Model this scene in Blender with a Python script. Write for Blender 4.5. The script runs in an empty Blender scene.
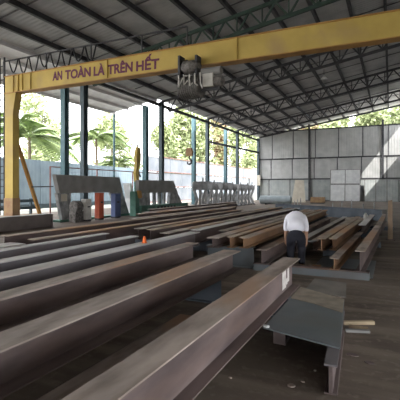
import bpy, bmesh, math, random
from mathutils import Vector, Matrix
random.seed(7)
S = bpy.context.scene
C = S.collection
R = math.radians
A_YAW = R(25.36)

# ------------------------------------------------------------------ materials
def mat(name, c1, c2=None, scale=3.0, rough=0.8, metal=0.0, bump=0.0, detail=6, stretch=(1,1,1), c3=None, s3=0.6, spec=0.3, rng=(0.35,0.65)):
    m = bpy.data.materials.new(name); m.use_nodes = True
    nt = m.node_tree; N = nt.nodes; L = nt.links
    b = N['Principled BSDF']
    b.inputs['Roughness'].default_value = rough
    b.inputs['Metallic'].default_value = metal
    b.inputs['Specular IOR Level'].default_value = spec
    if c2 is None:
        b.inputs['Base Color'].default_value = (*c1, 1)
        return m
    tc = N.new('ShaderNodeTexCoord'); mp = N.new('ShaderNodeMapping'); mp.inputs['Scale'].default_value = stretch
    L.new(tc.outputs['Object'], mp.inputs['Vector'])
    nz = N.new('ShaderNodeTexNoise'); nz.inputs['Scale'].default_value = scale; nz.inputs['Detail'].default_value = detail
    L.new(mp.outputs['Vector'], nz.inputs['Vector'])
    cr = N.new('ShaderNodeValToRGB')
    cr.color_ramp.elements[0].position = rng[0]; cr.color_ramp.elements[0].color = (*c1, 1)
    cr.color_ramp.elements[1].position = rng[1]; cr.color_ramp.elements[1].color = (*c2, 1)
    L.new(nz.outputs['Fac'], cr.inputs['Fac'])
    out = cr.outputs['Color']
    if c3 is not None:
        n2 = N.new('ShaderNodeTexNoise'); n2.inputs['Scale'].default_value = s3; n2.inputs['Detail'].default_value = 4
        L.new(mp.outputs['Vector'], n2.inputs['Vector'])
        r2 = N.new('ShaderNodeValToRGB'); r2.color_ramp.elements[0].position = .5; r2.color_ramp.elements[1].position = .66
        L.new(n2.outputs['Fac'], r2.inputs['Fac'])
        mx = N.new('ShaderNodeMix'); mx.data_type = 'RGBA'
        L.new(r2.outputs['Color'], mx.inputs[0]); L.new(out, mx.inputs[6]); mx.inputs[7].default_value = (*c3, 1)
        out = mx.outputs[2]
    L.new(out, b.inputs['Base Color'])
    if bump:
        bp = N.new('ShaderNodeBump'); bp.inputs['Strength'].default_value = bump; bp.inputs['Distance'].default_value = .02
        L.new(nz.outputs['Fac'], bp.inputs['Height']); L.new(bp.outputs['Normal'], b.inputs['Normal'])
    return m

M = {}
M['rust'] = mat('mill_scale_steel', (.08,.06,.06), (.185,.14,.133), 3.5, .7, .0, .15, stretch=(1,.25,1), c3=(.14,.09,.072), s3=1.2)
M['rust_top'] = mat('dusty_skylit_flange', (.19,.15,.13), (.42,.345,.305), 5.0, .72, .0, .15, stretch=(1,.3,1), c3=(.34,.21,.14), s3=1.6)  # dust, plus sky reflection on beam tops painted into the lighter colour
M['grey_top'] = mat('grey_dusty_skylit_flange', (.33,.31,.31), (.52,.49,.48), 3.0, .6, .0, .1, stretch=(1,.25,1), c3=(.40,.33,.28), s3=.8)  # pale dust with the sky's sheen on the flanges mixed into the colour
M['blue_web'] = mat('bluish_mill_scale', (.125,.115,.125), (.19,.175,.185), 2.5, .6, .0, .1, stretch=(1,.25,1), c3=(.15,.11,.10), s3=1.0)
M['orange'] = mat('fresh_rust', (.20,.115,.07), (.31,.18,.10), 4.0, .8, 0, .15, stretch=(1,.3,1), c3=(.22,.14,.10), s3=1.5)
M['orange_top'] = mat('fresh_rust_skylit_top', (.26,.20,.155), (.36,.28,.22), 4.0, .8, 0, .15, stretch=(1,.3,1), c3=(.40,.23,.13), s3=1.5)  # rust tone lightened to paint in sky light on upper flanges
M['plate'] = mat('blue_grey_steel_plate', (.135,.155,.17), (.17,.19,.205), 1.8, .5, .0, .05, c3=(.14,.14,.14), s3=.9)
M['plate2'] = mat('dusty_dark_plate', (.14,.13,.12), (.21,.19,.17), 3, .7)
M['dust'] = mat('dust_layer', (.25,.215,.18), (.36,.31,.25), 6, .95)
M['darkbeam'] = mat('dark_blue_grey_paint', (.075,.09,.11), (.11,.125,.15), 2.0, .6, 0, .05)
M['teal'] = mat('teal_column_paint', (.06,.12,.14), (.10,.17,.19), 3.0, .6)
M['dteal'] = mat('dark_column_paint', (.06,.085,.10), (.09,.12,.135), 3.0, .6)
M['dsteel'] = mat('dark_roof_steel', (.045,.045,.052), (.075,.075,.08), 3.0, .75)
M['lap'] = mat('sheet_lap_steel', (.12,.12,.125), (.17,.17,.175), 3.0, .8)
M['greensteel'] = mat('green_primer_steel', (.035,.065,.055), (.06,.09,.075), 3.0, .75)
M['yellow'] = mat('yellow_crane_paint', (.47,.335,.09), (.58,.42,.12), 1.2, .65, 0, .03, c3=(.44,.31,.13), s3=.7)
M['orangepaint'] = mat('orange_paint', (.36,.19,.06), (.46,.26,.08), 3.0, .6)
M['leg_rust'] = mat('rusted_lower_leg', (.30,.18,.11), (.40,.27,.14), 3, .8)
M['lettering'] = mat('purple_lettering', (.13,.035,.075), (.17,.05,.10), 8, .7)
M['greyplate'] = mat('grey_machine_steel', (.20,.195,.19), (.26,.255,.25), 2.0, .6, .0, .05)
M['greymach'] = mat('mottled_grey_machine', (.16,.165,.17), (.40,.40,.405), 3.0, .6, .0, .05)
M['green'] = mat('green_machine_paint', (.07,.17,.13), (.11,.22,.17), 4.0, .6)
M['red'] = mat('red_cabinet_paint', (.45,.09,.05), (.55,.13,.07), 3.0, .5)
M['blue'] = mat('blue_cabinet_paint', (.08,.11,.24), (.12,.16,.30), 3.0, .5)
M['offwhite'] = mat('off_white_paint', (.55,.53,.50), (.68,.66,.63), 5.0, .6)
M['white'] = mat('white_sheet', (.60,.61,.62), (.72,.73,.73), 2.0, .6)
M['cream'] = mat('cream_board', (.50,.45,.37), (.60,.55,.46), 2.0, .7)
M['black'] = mat('black_rubber', (.02,.02,.022), (.035,.035,.04), 5, .7)
M['hoist'] = mat('greasy_hoist_metal', (.07,.065,.06), (.22,.20,.19), 9.0, .6, .1)
M['dribs'] = mat('dull_rib_metal', (.09,.085,.08), (.15,.145,.14), 6, .6)
M['tank'] = mat('pale_tank', (.36,.42,.45), (.48,.53,.56), 2.0, .5)
M['wood'] = mat('weathered_wood', (.20,.14,.10), (.33,.25,.17), 4.0, .85, 0, .1, stretch=(1,1,.2))
M['pale_wood'] = mat('pale_timber', (.36,.28,.19), (.48,.39,.27), 4.0, .85, 0, .1)
M['mark'] = mat('white_paint_mark', (.55,.52,.50), (.75,.72,.70), 14.0, .7)
M['paper'] = mat('paper_scrap', (.70,.70,.70))
M['skin'] = mat('skin', (.36,.20,.13), (.42,.25,.17), 8, .6)
M['shirt'] = mat('white_shirt_cloth', (.70,.69,.76), (.80,.79,.85), 5, .85, 0, .2)
M['trouser'] = mat('black_trouser_cloth', (.010,.010,.016), (.018,.018,.026), 6, .85, 0, .2)
M['hair'] = mat('black_hair', (.012,.01,.01), (.03,.025,.022), 30, .6)
M['leaf'] = mat('bright_foliage', (.20,.25,.11), (.48,.52,.30), 1.5, .7)
M['leaf2'] = mat('palm_foliage', (.09,.15,.045), (.30,.38,.15), 1.2, .6)
M['leafred'] = mat('reddish_foliage', (.34,.20,.15), (.36,.42,.20), 1.0, .7)
M['bark'] = mat('tree_bark', (.16,.12,.09), (.26,.20,.15), 4, .9)
M['lamp'] = mat('lamp_shade_metal', (.7,.7,.7), (.8,.8,.8), 3, .5)

def mat_floor():
    m = bpy.data.materials.new('dusty_concrete_floor'); m.use_nodes = True
    nt = m.node_tree; N = nt.nodes; L = nt.links; b = N['Principled BSDF']
    tc = N.new('ShaderNodeTexCoord')
    def noise(sc, det, lo, hi, ca, cb, vec=None):
        n = N.new('ShaderNodeTexNoise'); n.inputs['Scale'].default_value = sc; n.inputs['Detail'].default_value = det
        L.new(vec or tc.outputs['Object'], n.inputs['Vector'])
        r = N.new('ShaderNodeValToRGB'); r.color_ramp.elements[0].position = lo; r.color_ramp.elements[1].position = hi
        r.color_ramp.elements[0].color = (*ca,1); r.color_ramp.elements[1].color = (*cb,1)
        L.new(n.outputs['Fac'], r.inputs['Fac']); return n, r
    n1, r1 = noise(.9, 8, .35, .7, (.10,.078,.063), (.175,.142,.116))
    mp = N.new('ShaderNodeMapping'); mp.inputs['Scale'].default_value = (.35,2.2,1); mp.inputs['Rotation'].default_value = (0,0,R(8))
    L.new(tc.outputs['Object'], mp.inputs['Vector'])
    n2, r2 = noise(1.6, 6, .46, .68, (0,0,0), (1,1,1), mp.outputs['Vector'])
    n3, r3 = noise(11, 6, .56, .66, (0,0,0), (1,1,1))
    m1 = N.new('ShaderNodeMix'); m1.data_type='RGBA'; L.new(r2.outputs['Color'], m1.inputs[0]); L.new(r1.outputs['Color'], m1.inputs[6]); m1.inputs[7].default_value=(.225,.185,.152,1)
    k = N.new('ShaderNodeMath'); k.operation='MULTIPLY'; k.inputs[1].default_value=.35; L.new(r3.outputs['Color'], k.inputs[0])
    m2 = N.new('ShaderNodeMix'); m2.data_type='RGBA'; L.new(k.outputs[0], m2.inputs[0]); L.new(m1.outputs[2], m2.inputs[6]); m2.inputs[7].default_value=(.26,.22,.19,1)
    L.new(m2.outputs[2], b.inputs['Base Color']); b.inputs['Roughness'].default_value=.75; b.inputs['Specular IOR Level'].default_value=.25
    bp = N.new('ShaderNodeBump'); bp.inputs['Strength'].default_value=.3; bp.inputs['Distance'].default_value=.02
    L.new(n3.outputs['Fac'], bp.inputs['Height']); L.new(bp.outputs['Normal'], b.inputs['Normal'])
    return m
M['floor'] = mat_floor()

def mat_sheet(name, c1, c2, axis, pitch, rough=.6, bands=None):
    """corrugated sheet: sine ribs as bump, repeated seams, blotchy weathering"""
    m = mat(name, c1, c2, 1.2, rough, 0, 0)
    nt = m.node_tree; N = nt.nodes; L = nt.links; b = N['Principled BSDF']
    tc = N.new('ShaderNodeTexCoord'); w = N.new('ShaderNodeTexWave'); w.bands_direction = axis
    w.inputs['Scale'].default_value = .314/pitch
    L.new(tc.outputs['Object'], w.inputs['Vector'])
    bp = N.new('ShaderNodeBump'); bp.inputs['Strength'].default_value=.6; bp.inputs['Distance'].default_value=.03
    L.new(w.outputs['Fac'], bp.inputs['Height']); L.new(bp.outputs['Normal'], b.inputs['Normal'])
    return m
M['roof'] = mat_sheet('corrugated_roof_sheet', (.36,.36,.37), (.47,.47,.475), 'Y', .25)
M['canopy'] = mat_sheet('corrugated_canopy_sheet', (.60,.59,.60), (.72,.71,.72), 'Y', .9)
M['wallgrey'] = mat_sheet('grey_wall_cladding', (.40,.405,.40), (.48,.48,.475), 'X', .3)
M['wallgreen'] = mat_sheet('greenish_wall_cladding', (.30,.325,.32), (.40,.42,.41), 'X', .3)
M['bluefence'] = mat_sheet('light_blue_fence_sheet', (.24,.315,.37), (.29,.365,.42), 'Y', .35)
M['whitewall'] = mat('white_screen_wall', (.20,.225,.26), (.27,.285,.31), .6, .7)
M['pink'] = mat('reddish_rail', (.25,.13,.12), (.32,.18,.16), 3, .7)
M['ground'] = mat('outside_soil', (.40,.39,.34), (.55,.53,.47), .8, .95)

# ------------------------------------------------------------------ mesh helpers
def box(bm, x0, x1, y0, y1, z0, z1, mtx=None):
    vs = [bm.verts.new((x, y, z)) for z in (z0, z1) for y in (y0, y1) for x in (x0, x1)]
    for f in ((0,2,3,1),(4,5,7,6),(0,1,5,4),(2,6,7,3),(0,4,6,2),(1,3,7,5)):
        bm.faces.new([vs[i] for i in f])
    if mtx is not None:
        for v in vs: v.co = mtx @ v.co
    return vs

def bar(bm, a, b, w, h=None, up=(0,0,1)):
    """rectangular bar from a to b"""
    h = h or w
    a = Vector(a); b = Vector(b); d = (b-a).normalized(); u = Vector(up)
    if abs(d.dot(u)) > .98: u = Vector((0,1,0))
    s = d.cross(u).normalized(); u = s.cross(d).normalized()
    vs = []
    for p in (a, b):
        for i, j in ((-1,-1),(1,-1),(1,1),(-1,1)):
            vs.append(bm.verts.new(p + s*(i*w/2) + u*(j*h/2)))
    for f in ((3,2,1,0),(4,5,6,7),(0,1,5,4),(1,2,6,5),(2,3,7,6),(3,0,4,7)):
        bm.faces.new([vs[i] for i in f])

def tube(bm, pts, r, n=8, cap=True):
    rs = r if isinstance(r, (list, tuple)) else [r]*len(pts)
    pts = [Vector(p) for p in pts]; rings = []; prev = None
    for i, p in enumerate(pts):
        if i == 0: d = pts[1]-p
        elif i == len(pts)-1: d = p-pts[i-1]
        else: d = pts[i+1]-pts[i-1]
        d.normalize()
        if prev is None:
            u = Vector((0,0,1)) if abs(d.z) < .9 else Vector((1,0,0))
            s = d.cross(u).normalized()
        else:
            s = (prev - d*prev.dot(d)).normalized()
        prev = s; t = d.cross(s)
        rings.append([bm.verts.new(p + (s*math.cos(2*math.pi*k/n) + t*math.sin(2*math.pi*k/n))*rs[i]) for k in range(n)])
    for a, b in zip(rings, rings[1:]):
        for k in range(n):
            bm.faces.new([a[k], a[(k+1)%n], b[(k+1)%n], b[k]])
    if cap:
        bm.faces.new(rings[0][::-1]); bm.faces.new(rings[-1])

def prism(bm, poly, axis, a0, a1):
    """poly: 2D outline; axis the extrusion axis ('x': poly in y,z ; 'y': poly in x,z ; 'z': poly in x,y)"""
    def P(u, v, a):
        return {'x': (a,u,v), 'y': (u,a,v), 'z': (u,v,a)}[axis]
    A = [bm.verts.new(P(u,v,a0)) for u,v in poly]; B = [bm.verts.new(P(u,v,a1)) for u,v in poly]
    bm.faces.new(A); bm.faces.new(B[::-1])
    n = len(poly)
    for i in range(n): bm.faces.new([A[i], B[i], B[(i+1)%n], A[(i+1)%n]])

def obj(name, bm, m, parent=None, smooth=False, bevel=0, loc=None, rotz=0):
    bmesh.ops.recalc_face_normals(bm, faces=bm.faces)
    me = bpy.data.meshes.new(name); bm.to_mesh(me); bm.free()
    o = bpy.data.objects.new(name, me); C.objects.link(o)
    me.materials.append(M[m] if isinstance(m, str) else m)
    if smooth:
        for p in me.polygons: p.use_smooth = True
    if parent: o.parent = parent
    if loc: o.location = loc; o.rotation_euler.z = rotz
    if bevel:
        md = o.modifiers.new('edge', 'BEVEL'); md.width = bevel; md.segments = 2; md.limit_method = 'ANGLE'
    return o

def thing(name, label, cat, loc=(0,0,0), rotz=0, group=None):
    o = bpy.data.objects.new(name, None); C.objects.link(o); o.empty_display_size = .2
    o.location = loc; o.rotation_euler = (0,0,rotz); o['label'] = label; o['category'] = cat
    if group: o['group'] = group
    return o
def tag(o, label, cat, group=None, kind=None):
    o['label'] = label; o['category'] = cat
    if group: o['group'] = group
    if kind: o['kind'] = kind
    return o
def struct(name, bm, m, parent=None, smooth=False):
    o = obj(name, bm, m, parent, smooth)
    if not parent: o['kind'] = 'structure'
    return o
def B(): return bmesh.new()

# ------------------------------------------------------------------ camera
cam = bpy.data.cameras.new('camera'); co = bpy.data.objects.new('camera', cam); C.objects.link(co)
co.location = (0,0,1.65); co.rotation_euler = (R(90),0,A_YAW)
cam.lens = 36*403/400; cam.sensor_width = 36; cam.shift_y = -.03; cam.clip_end = 400
S.camera = co

# ------------------------------------------------------------------ roof geometry
RX0, RXC, RX1 = -16.5, -21.0, 3.4
def rz(x): return 8.53 + .17*(x+16.5)
Y0, Y1, YC = -14.0, 53.6, 27.5
bm = B(); prism(bm, [(RXC-.1,-14),(RX1+8,-14),(RX1+8,54.5),(RXC-.1,54.5)], 'z', -.3, 0.0); struct('floor', bm, 'floor')
bm = B(); box(bm, -120, 60, -60, 150, -.5, -.31)
box(bm, -120, RXC-.1, -60, 150, -.31, -.02); box(bm, RXC-.1, 60, 54.5, 150, -.31, -.02)
o = struct('floor_outside', bm, 'ground')

bm = B()
t = .05
prism(bm, [(RX0-.25, rz(RX0-.25)+.22), (RX1, rz(RX1)+.22), (RX1, rz(RX1)+.22+t), (RX0-.25, rz(RX0-.25)+.22+t)], 'y', YC, Y1+.4)
prism(bm, [(RX0-.25, rz(RX0-.25)+.22), (RX1, rz(RX1)+.22), (RX1, rz(RX1)+.22+t), (RX0-.25, rz(RX0-.25)+.22+t)], 'y', Y0, YC)
ceiling = struct('ceiling', bm, 'roof')
bm = B()
prism(bm, [(RXC, rz(RXC)+.22), (RX0-.25, rz(RX0-.25)+.22), (RX0-.25, rz(RX0-.25)+.22+t), (RXC, rz(RXC)+.22+t)], 'y', Y0, YC)
for k in range(4):
    x = RXC + .1 + k*1.35
    box(bm, x-.05, x+.05, Y0, YC, rz(x)+.02, rz(x)+.22)
canopy = struct('ceiling_canopy', bm, 'canopy')
# purlins, as parts of the roof
x = -15.4
while x < 2.9:
    bm = B(); box(bm, x-.075, x+.075, Y0, Y1+.3, rz(x)-.02, rz(x)+.22); obj('purlin', bm, 'dsteel', ceiling); x += 1.68
# sheet laps / secondary ribs across
for k in range(22):
    y = -12 + k*3.0
    bm = B(); prism(bm, [(RX0, rz(RX0)+.17), (RX1, rz(RX1)+.17), (RX1, rz(RX1)+.22), (RX0, rz(RX0)+.22)], 'y', y-.02, y+.02)
    obj('sheet_lap', bm, 'lap', ceiling)

# trusses
frames = [-8.0, .9, 9.8, 18.6, 27.5, 36.3, 44.9, 53.2]
tl = {0:None}
names = {44.9:'dark lattice roof truss nearest the grey back wall',
         36.3:'dark lattice roof truss second from the grey back wall, just behind the hanging lamp', 27.5:'dark roof truss crossing just behind the yellow crane girder',
         18.6:'green primed roof truss above the yellow crane girder', 9.8:'roof truss overhead in front of the yellow crane girder'}
for Y in frames:
    if Y not in names: continue
    D = 1.0; mm = 'greensteel' if Y == 18.6 else 'dsteel'
    root = thing('roof_truss', names[Y], 'roof truss', (0, Y, 0), group=None)
    x0 = RX0 + .1; x1 = RX1 - .05
    bm = B(); bar(bm, (x0,0,rz(x0)-.1), (x1,0,rz(x1)-.1), .15, .16); obj('top_chord', bm, mm, root)
    xs = x0 + .7
    bm = B(); bar(bm, (xs,0,rz(xs)-D), (x1,0,rz(x1)-D), .15, .16); obj('bottom_chord', bm, mm, root)
    n = 15; dx = (x1-xs)/n
    for i in range(n):
        a = xs+i*dx; b = a+dx*.5; c = a+dx
        bm = B(); bar(bm, (a,0,rz(a)-D), (b,0,rz(b)-.12), .085); bar(bm, (b,0,rz(b)-.12), (c,0,rz(c)-D), .085); obj('diagonal_pair', bm, mm, root)
        bm = B(); bar(bm, (a,0,rz(a)-D), (a,0,rz(a)-.12), .06); obj('upright', bm, mm, root)
    bm = B(); bar(bm, (x0,0,rz(x0)-.12), (xs,0,rz(xs)-D), .08); obj('end_strut', bm, mm, root)

bm = B(); bar(bm, (RX0+.4,52.85,rz(RX0+.4)-.12), (RX1-.3,52.85,rz(RX1-.3)-.12), .14, .2); obj('end_rafter', bm, 'dsteel', ceiling)
# columns
def column(x, y, h, m, label, w=.28, d=.36, group=None):
    root = thing('steel_column', label, 'column', (x,y,0), 0, group)
    bm = B(); box(bm, -.3, .3, -.3, .3, 0, .03); obj('base_plate', bm, m, root)
    bm = B(); box(bm, -.012, .012, -d/2+.02, d/2-.02, .03, h); obj('web', bm, m, root)
    for s in (-1,1):
        bm = B(); box(bm, -w/2, w/2, s*(d/2)-.01, s*(d/2)+.01, .03, h); obj('flange', bm, m, root)
    return root
inner = {18.6:'dark inner steel column nearest the yellow crane leg', 27.5:'dark inner column right of the yellow lifting arm',
         36.3:'dark inner column right of the hanging crane hook', 44.9:'dark inner column second from the grey back wall', 53.2:'dark corner column where the open side meets the grey wall'}
for y, l in inner.items():
    column(RX0+.1, y, rz(RX0)-.1, 'dteal', l)
outer = {18.6:'teal outer steel column just left of its dark twin by the blue fence', 27.5:'wide teal outer column behind the middle grey portal frame',
         36.3:'teal outer column behind the crane hook', 44.9:'farthest teal outer column before the grey back wall'}
for y, l in outer.items():
    column(-17.9, y, rz(-17.9)+(.0 if y<=27.5 else .6), 'teal', l, w=.34)
bm = B(); tube(bm, [(0,0,0),(0,0,rz(RXC+.1)+.02)], .09); tag(obj('canopy_post', bm, 'teal', loc=(RXC+.1, YC-.15, 0)), 'thin post carrying the outer corner of the side canopy', 'post')
# eave beam tying columns, one per side row
bm = B(); box(bm, RX0-.05, RX0+.15, 18.6, 53.2, rz(RX0)-.45, rz(RX0)-.25); tag(obj('eave_beam', bm, 'dsteel'), 'dark beam tying the column tops along the open side', 'beam')
# low side beam stub near corner
bm = B(); bar(bm, (-18.0,40.4,6.7), (-16.4,53.0,6.5), .18, .22); tag(obj('side_rail_beam', bm, 'dsteel'), 'short dark beam below the eave between the last columns', 'beam')

# ------------------------------------------------------------------ back wall
WB = Y1
bm = B(); box(bm, -16.4, RX1+5, WB, WB+.12, 0, 9.25); wall_back = struct('wall_back', bm, 'lap')
rows = [(5.62, 9.2, -14.55, 'wallgrey'), (2.9, 5.45, -14.7, 'wallgrey'), (.1, 2.75, -15.0, 'wallgreen')]
for z0, z1, xs, mm in rows:
    x = xs - 2.85
    while x < RX1+4:
        a, b_ = max(x+.07, -16.35), x+2.78
        if b_ > a:
            bm = B(); box(bm, a, b_, WB-.05, WB, z0, z1); obj('cladding_panel', bm, mm, wall_back)
        x += 2.85
for z in (2.82, 5.53, 9.25):
    bm = B(); box(bm, -16.4, RX1+5, WB-.14, WB-.05, z-.07, z+.07); obj('wall_rail', bm, 'dsteel', wall_back)
for x in (-9.6, -.9):
    bm = B(); box(bm, x-.12, x+.12, WB-.3, WB-.05, 0, 9.9); obj('wall_post', bm, 'dsteel', wall_back)
# unseen right wall, gaps shaped for far sun patch and near fill light
bm = B()
box(bm, 3.2, 3.35, Y0, 7.0, 3.3, 12.1)
box(bm, 3.2, 3.35, 7.0, 45.9, 0, 12.1)
box(bm, 3.2, 3.35, 45.9, WB, 0, 8.5)
struct('wall_right', bm, 'wallgrey')

bm = B(); prism(bm, [(3.36,3.3),(9.5,3.7),(9.5,3.8),(3.36,3.4)], 'y', -22, 9)  # unseen lean-to roof, added to keep sun out of the low side opening
for y in (-20,-12,-4,4): box(bm, 9.2,9.4,y,y+.2,0,3.68)
struct('ceiling_sun_blocker', bm, 'roof')
bm = B(); box(bm, RXC, 3.2, Y0-.15, Y0, 3.5, 12.1); struct('wall_front_blocker', bm, 'wallgrey')  # unseen wall added behind the camera to dim the foreground

# ------------------------------------------------------------------ outside: fences and trees
root = thing('blue_fence', 'long light blue sheet metal fence outside the open side', 'fence', (-24,5,0))
for i in range(11):
    bm = B(); box(bm, 0, .05, i*2.9, i*2.9+2.86, .25, 3.85-.02*i); obj('fence_sheet', bm, 'bluefence', root)
    bm = B(); box(bm, -.12, -.01, i*2.9-.06, i*2.9+.06, 0, 3.9-.02*i); obj('fence_post', bm, 'dteal', root)
bm = B(); box(bm, .05, .14, 0, 31.9, .1, .45); obj('kerb', bm, 'dteal', root)
root = thing('white_screen_wall', 'tall white panel wall with reddish rails beyond the far columns', 'wall', (-24.6,37.2,0))
for i in range(16):
    for j in range(3):
        bm = B(); box(bm, 0, .1, i*3.0+.08, i*3.0+2.92, .1+j*1.75, 1.72+j*1.75); obj('panel', bm, 'whitewall', root)
for j in range(4):
    bm = B(); box(bm, .1, .18, 0, 48, j*1.75, .1+j*1.75); obj('rail', bm, 'pink', root)

def leaf_cluster(bm, c, rad, n, size):
    for _ in range(n):
        v = Vector((random.gauss(0,1), random.gauss(0,1), random.gauss(0,1))).normalized() * (random.random()**.4)
        p = Vector(c) + Vector((v.x*rad[0], v.y*rad[1], v.z*rad[2]))
        a = Vector((random.uniform(-1,1), random.uniform(-1,1), random.uniform(-.7,.7))).normalized()
        b = a.cross(Vector((random.uniform(-1,1), random.uniform(-1,1), random.uniform(-1,1)))).normalized()
        s = size*random.uniform(.6,1.3)
        vs = [bm.verts.new(p + a*s), bm.verts.new(p + b*s*.42), bm.verts.new(p - a*s), bm.verts.new(p - b*s*.42)]
        bm.faces.new(vs)
def leafy_tree(x, y, h, r, label, m='leaf', n=1500, group=None, lo=.35, sz=.34):
    root = thing('leafy_tree', label, 'tree', (x,y,-.02), random.uniform(0,6), group)
    bm = B(); tube(bm, [(0,0,0),(.1,.05,h*.3),(-.1,.1,h*.6),(0,0,h*.9)], [.22,.18,.12,.05])
    for k in range(6):
        a = k*1.05; tube(bm, [(0,0,h*(.3+.08*k)), (r*.6*math.cos(a), r*.6*math.sin(a), h*(.5+.07*k))], [.08,.03], 6)
    obj('trunk', bm, 'bark', root)
    bm = B()
    for k in range(9):
        a = random.uniform(0,6.28); q = random.uniform(0,.7)*r
        leaf_cluster(bm, (q*math.cos(a), q*math.sin(a), h*random.uniform(lo,.92)), (r*.5,r*.5,h*.16), n//9, sz)
    obj('crown', bm, m, root)
def palm(x, y, h, L, label, group=None, nf=16):
    root = thing('palm_tree', label, 'palm tree', (x,y,-.02), random.uniform(0,6), group)
    bm = B(); tube(bm, [(0,0,0),(.1,0,h*.5),(0,0,h)], [.2,.16,.12]); obj('trunk', bm, 'bark', root)
    for k in range(nf):
        a = k*2.4; el = R(random.uniform(5,75)); d = Vector((math.cos(a), math.sin(a), 0))
        bm = B(); pts = []
        for i in range(13):
            t_ = i/12
            pts.append(Vector((0,0,h)) + d*(L*t_*math.cos(el*(1-.3*t_))) + Vector((0,0, L*t_*math.sin(el) - L*.75*t_*t_)))
        tube(bm, pts, [.035*(1-.8*i/12) for i in range(13)], 5)
        s = d.cross(Vector((0,0,1)))
        for i in range(2,12):
            for q in (0,.5):
                p = pts[i].lerp(pts[i+1] if i < 12 else pts[i], q)
                ll = L*.26*math.sin(math.pi*(i+q)/13)**.6
                for sg in (-1,1):
                    tip = p + s*sg*ll + d*ll*.45 - Vector((0,0,ll*.35))
                    w = d*.13*L/3
                    bm.faces.new([bm.verts.new(p-w), bm.verts.new(p+w), bm.verts.new(tip)])
        obj('frond', bm, 'leaf2', root)
# positions in metres (x, y) of the planting beyond the fences
palm(-29.2, 26.0, 6.2, 4.6, 'large palm with drooping fronds just right of the yellow crane leg', nf=22)
palm(-30.0, 36.0, 7.2, 4.4, 'tall palm crowding the left side of the teal outer column', nf=20)
palm(-38.5, 21, 6.0, 4.4, 'palm half hidden by the yellow crane leg', nf=18)
palm(-37.0, 31.5, 8.4, 4.6, 'tall palm showing high between the crane leg and the teal column', nf=20)
palm(-31.0, 41.5, 4.6, 3.8, 'low palm showing just left of the thin canopy post', nf=18)
palm(-32.0, 52.5, 5.0, 3.6, 'palm beyond the white wall, left of the yellow lifting arm', nf=18)
tt = [(-46,31,15,4.4,'leafy tree behind the yellow crane leg and the nearest palms','leaf'), (-44.5,42,15,4.2,'leafy tree rising behind the palms left of the teal column','leaf'), (-41,53,13,3.6,'leafy tree seen just right of the dark inner column','leaf'),
      (-32.5,60,13,3.0,'tall leafy tree just right of the yellow lifting arm','leaf'), (-28.6,62,14,2.8,'tall pale tree left of the hanging crane hook','leaf'),
      (-28.4,69,14.5,2.8,'tall leafy tree right of the hanging crane hook','leafred'), (-28.5,76.5,15,2.8,'tall leafy tree left of the second farthest column pair','leaf'),
      (-28.5,85,16,3.2,'tall leafy tree between the two farthest column pairs','leaf'), (-28.5,95,17,3.6,'leafy tree filling the gap before the building corner','leaf'),
      (-35.5,61,13,2.6,'slim leafy tree behind the yellow lifting arm','leaf'), (-28.6,54.5,14,2.8,'leafy tree just right of the wide teal outer column','leaf')]
for x,y,h,r,l,m_ in tt: leafy_tree(x,y,h,r,l,m_,3600,lo=.28,sz=.38)
for i,(x,y,h,l,m_) in enumerate([(-17,64,13.0,'leafy tree showing above the left end of the back wall','leaf'), (-12.3,70,13.6,'reddish leaved tree showing above the middle of the back wall','leafred'),
                (-7.6,64,14.2,'broad leafy tree above the right half of the back wall','leaf'), (-2.9,70,14.8,'leafy tree above the back wall near the sunlit patch','leaf'), (1.8,64,15.2,'leafy tree at the right end of the back wall','leaf')]):
    leafy_tree(x,y,h,2.9,l,m_,3600,lo=.62,sz=.42)

# ------------------------------------------------------------------ gantry crane
GY = 12.55
crane = thing('gantry_crane', 'yellow gantry crane with lettered girder spanning the hall', 'crane', (-15.3, GY+.15, 0))
def cr(name, bm, m, par=None, **k):     # world coordinates -> local to crane
    for v in bm.verts: v.co -= Vector((-15.3, GY+.15, 0))
    return obj(name, bm, m, par or crane, **k)
ZB, ZT = 5.85, 6.63
bm = B(); box(bm, -15.6, 2.6, GY, GY+.3, ZB+.03, ZT-.03); girder = cr('girder', bm, 'yellow')
bm = B(); box(bm, -15.6, 2.6, GY-.06, GY+.36, ZB, ZB+.03); cr('bottom_flange', bm, 'orangepaint')
bm = B(); box(bm, -15.6, 2.6, GY-.06, GY+.36, ZT-.03, ZT); cr('top_flange', bm, 'orangepaint')
for x in (-15.05,-14.75,-14.5,-14.0,-9.9,-4.6):
    bm = B(); box(bm, x-.02, x+.02, GY-.055, GY, ZB+.03, ZT-.03); cr('stiffener', bm, 'yellow')
def leg(x):
    bm = B(); prism(bm, [(x-.28,.3),(x+.22,.3),(x+.22,ZB-.9),(x+.40,ZB),(x-.28,ZB),(x-.28,ZB-.9)], 'y', GY-.02, GY+.32); lg = cr('leg', bm, 'yellow')
    bm = B(); box(bm, x-.30, x+.24, GY-.05, GY+.35, .3, 1.2); obj_l = cr('rusty_leg_sleeve', bm, 'leg_rust')
    for s in (1,):
        bm = B(); bar(bm, (x+.1,GY+.15+s*.2,3.6),(x+.1,GY+.15+s*1.5,.3),.12,.14); cr('brace', bm, 'orangepaint')
    bm = B(); box(bm, x-.16, x+.16, GY-1.5, GY+1.8, .16, .42); cr('end_carriage', bm, 'leg_rust')
    for s in (-1,1):
        bm = B(); tube(bm, [(x-.06,GY+.15+s*1.3,.17),(x+.06,GY+.15+s*1.3,.17)], .17, 16); cr('wheel', bm, 'dsteel')
leg(-15.3); leg(2.3)
# ladder beside leg
bm = B()
for x in (-15.95,-15.65): box(bm, x-.03, x+.03, GY-.02, GY+.04, .42, 7.5)
for k in range(22): box(bm, -15.95, -15.65, GY-.0, GY+.03, .8+k*.3, .83+k*.3)
cr('ladder', bm, 'dsteel')
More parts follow.
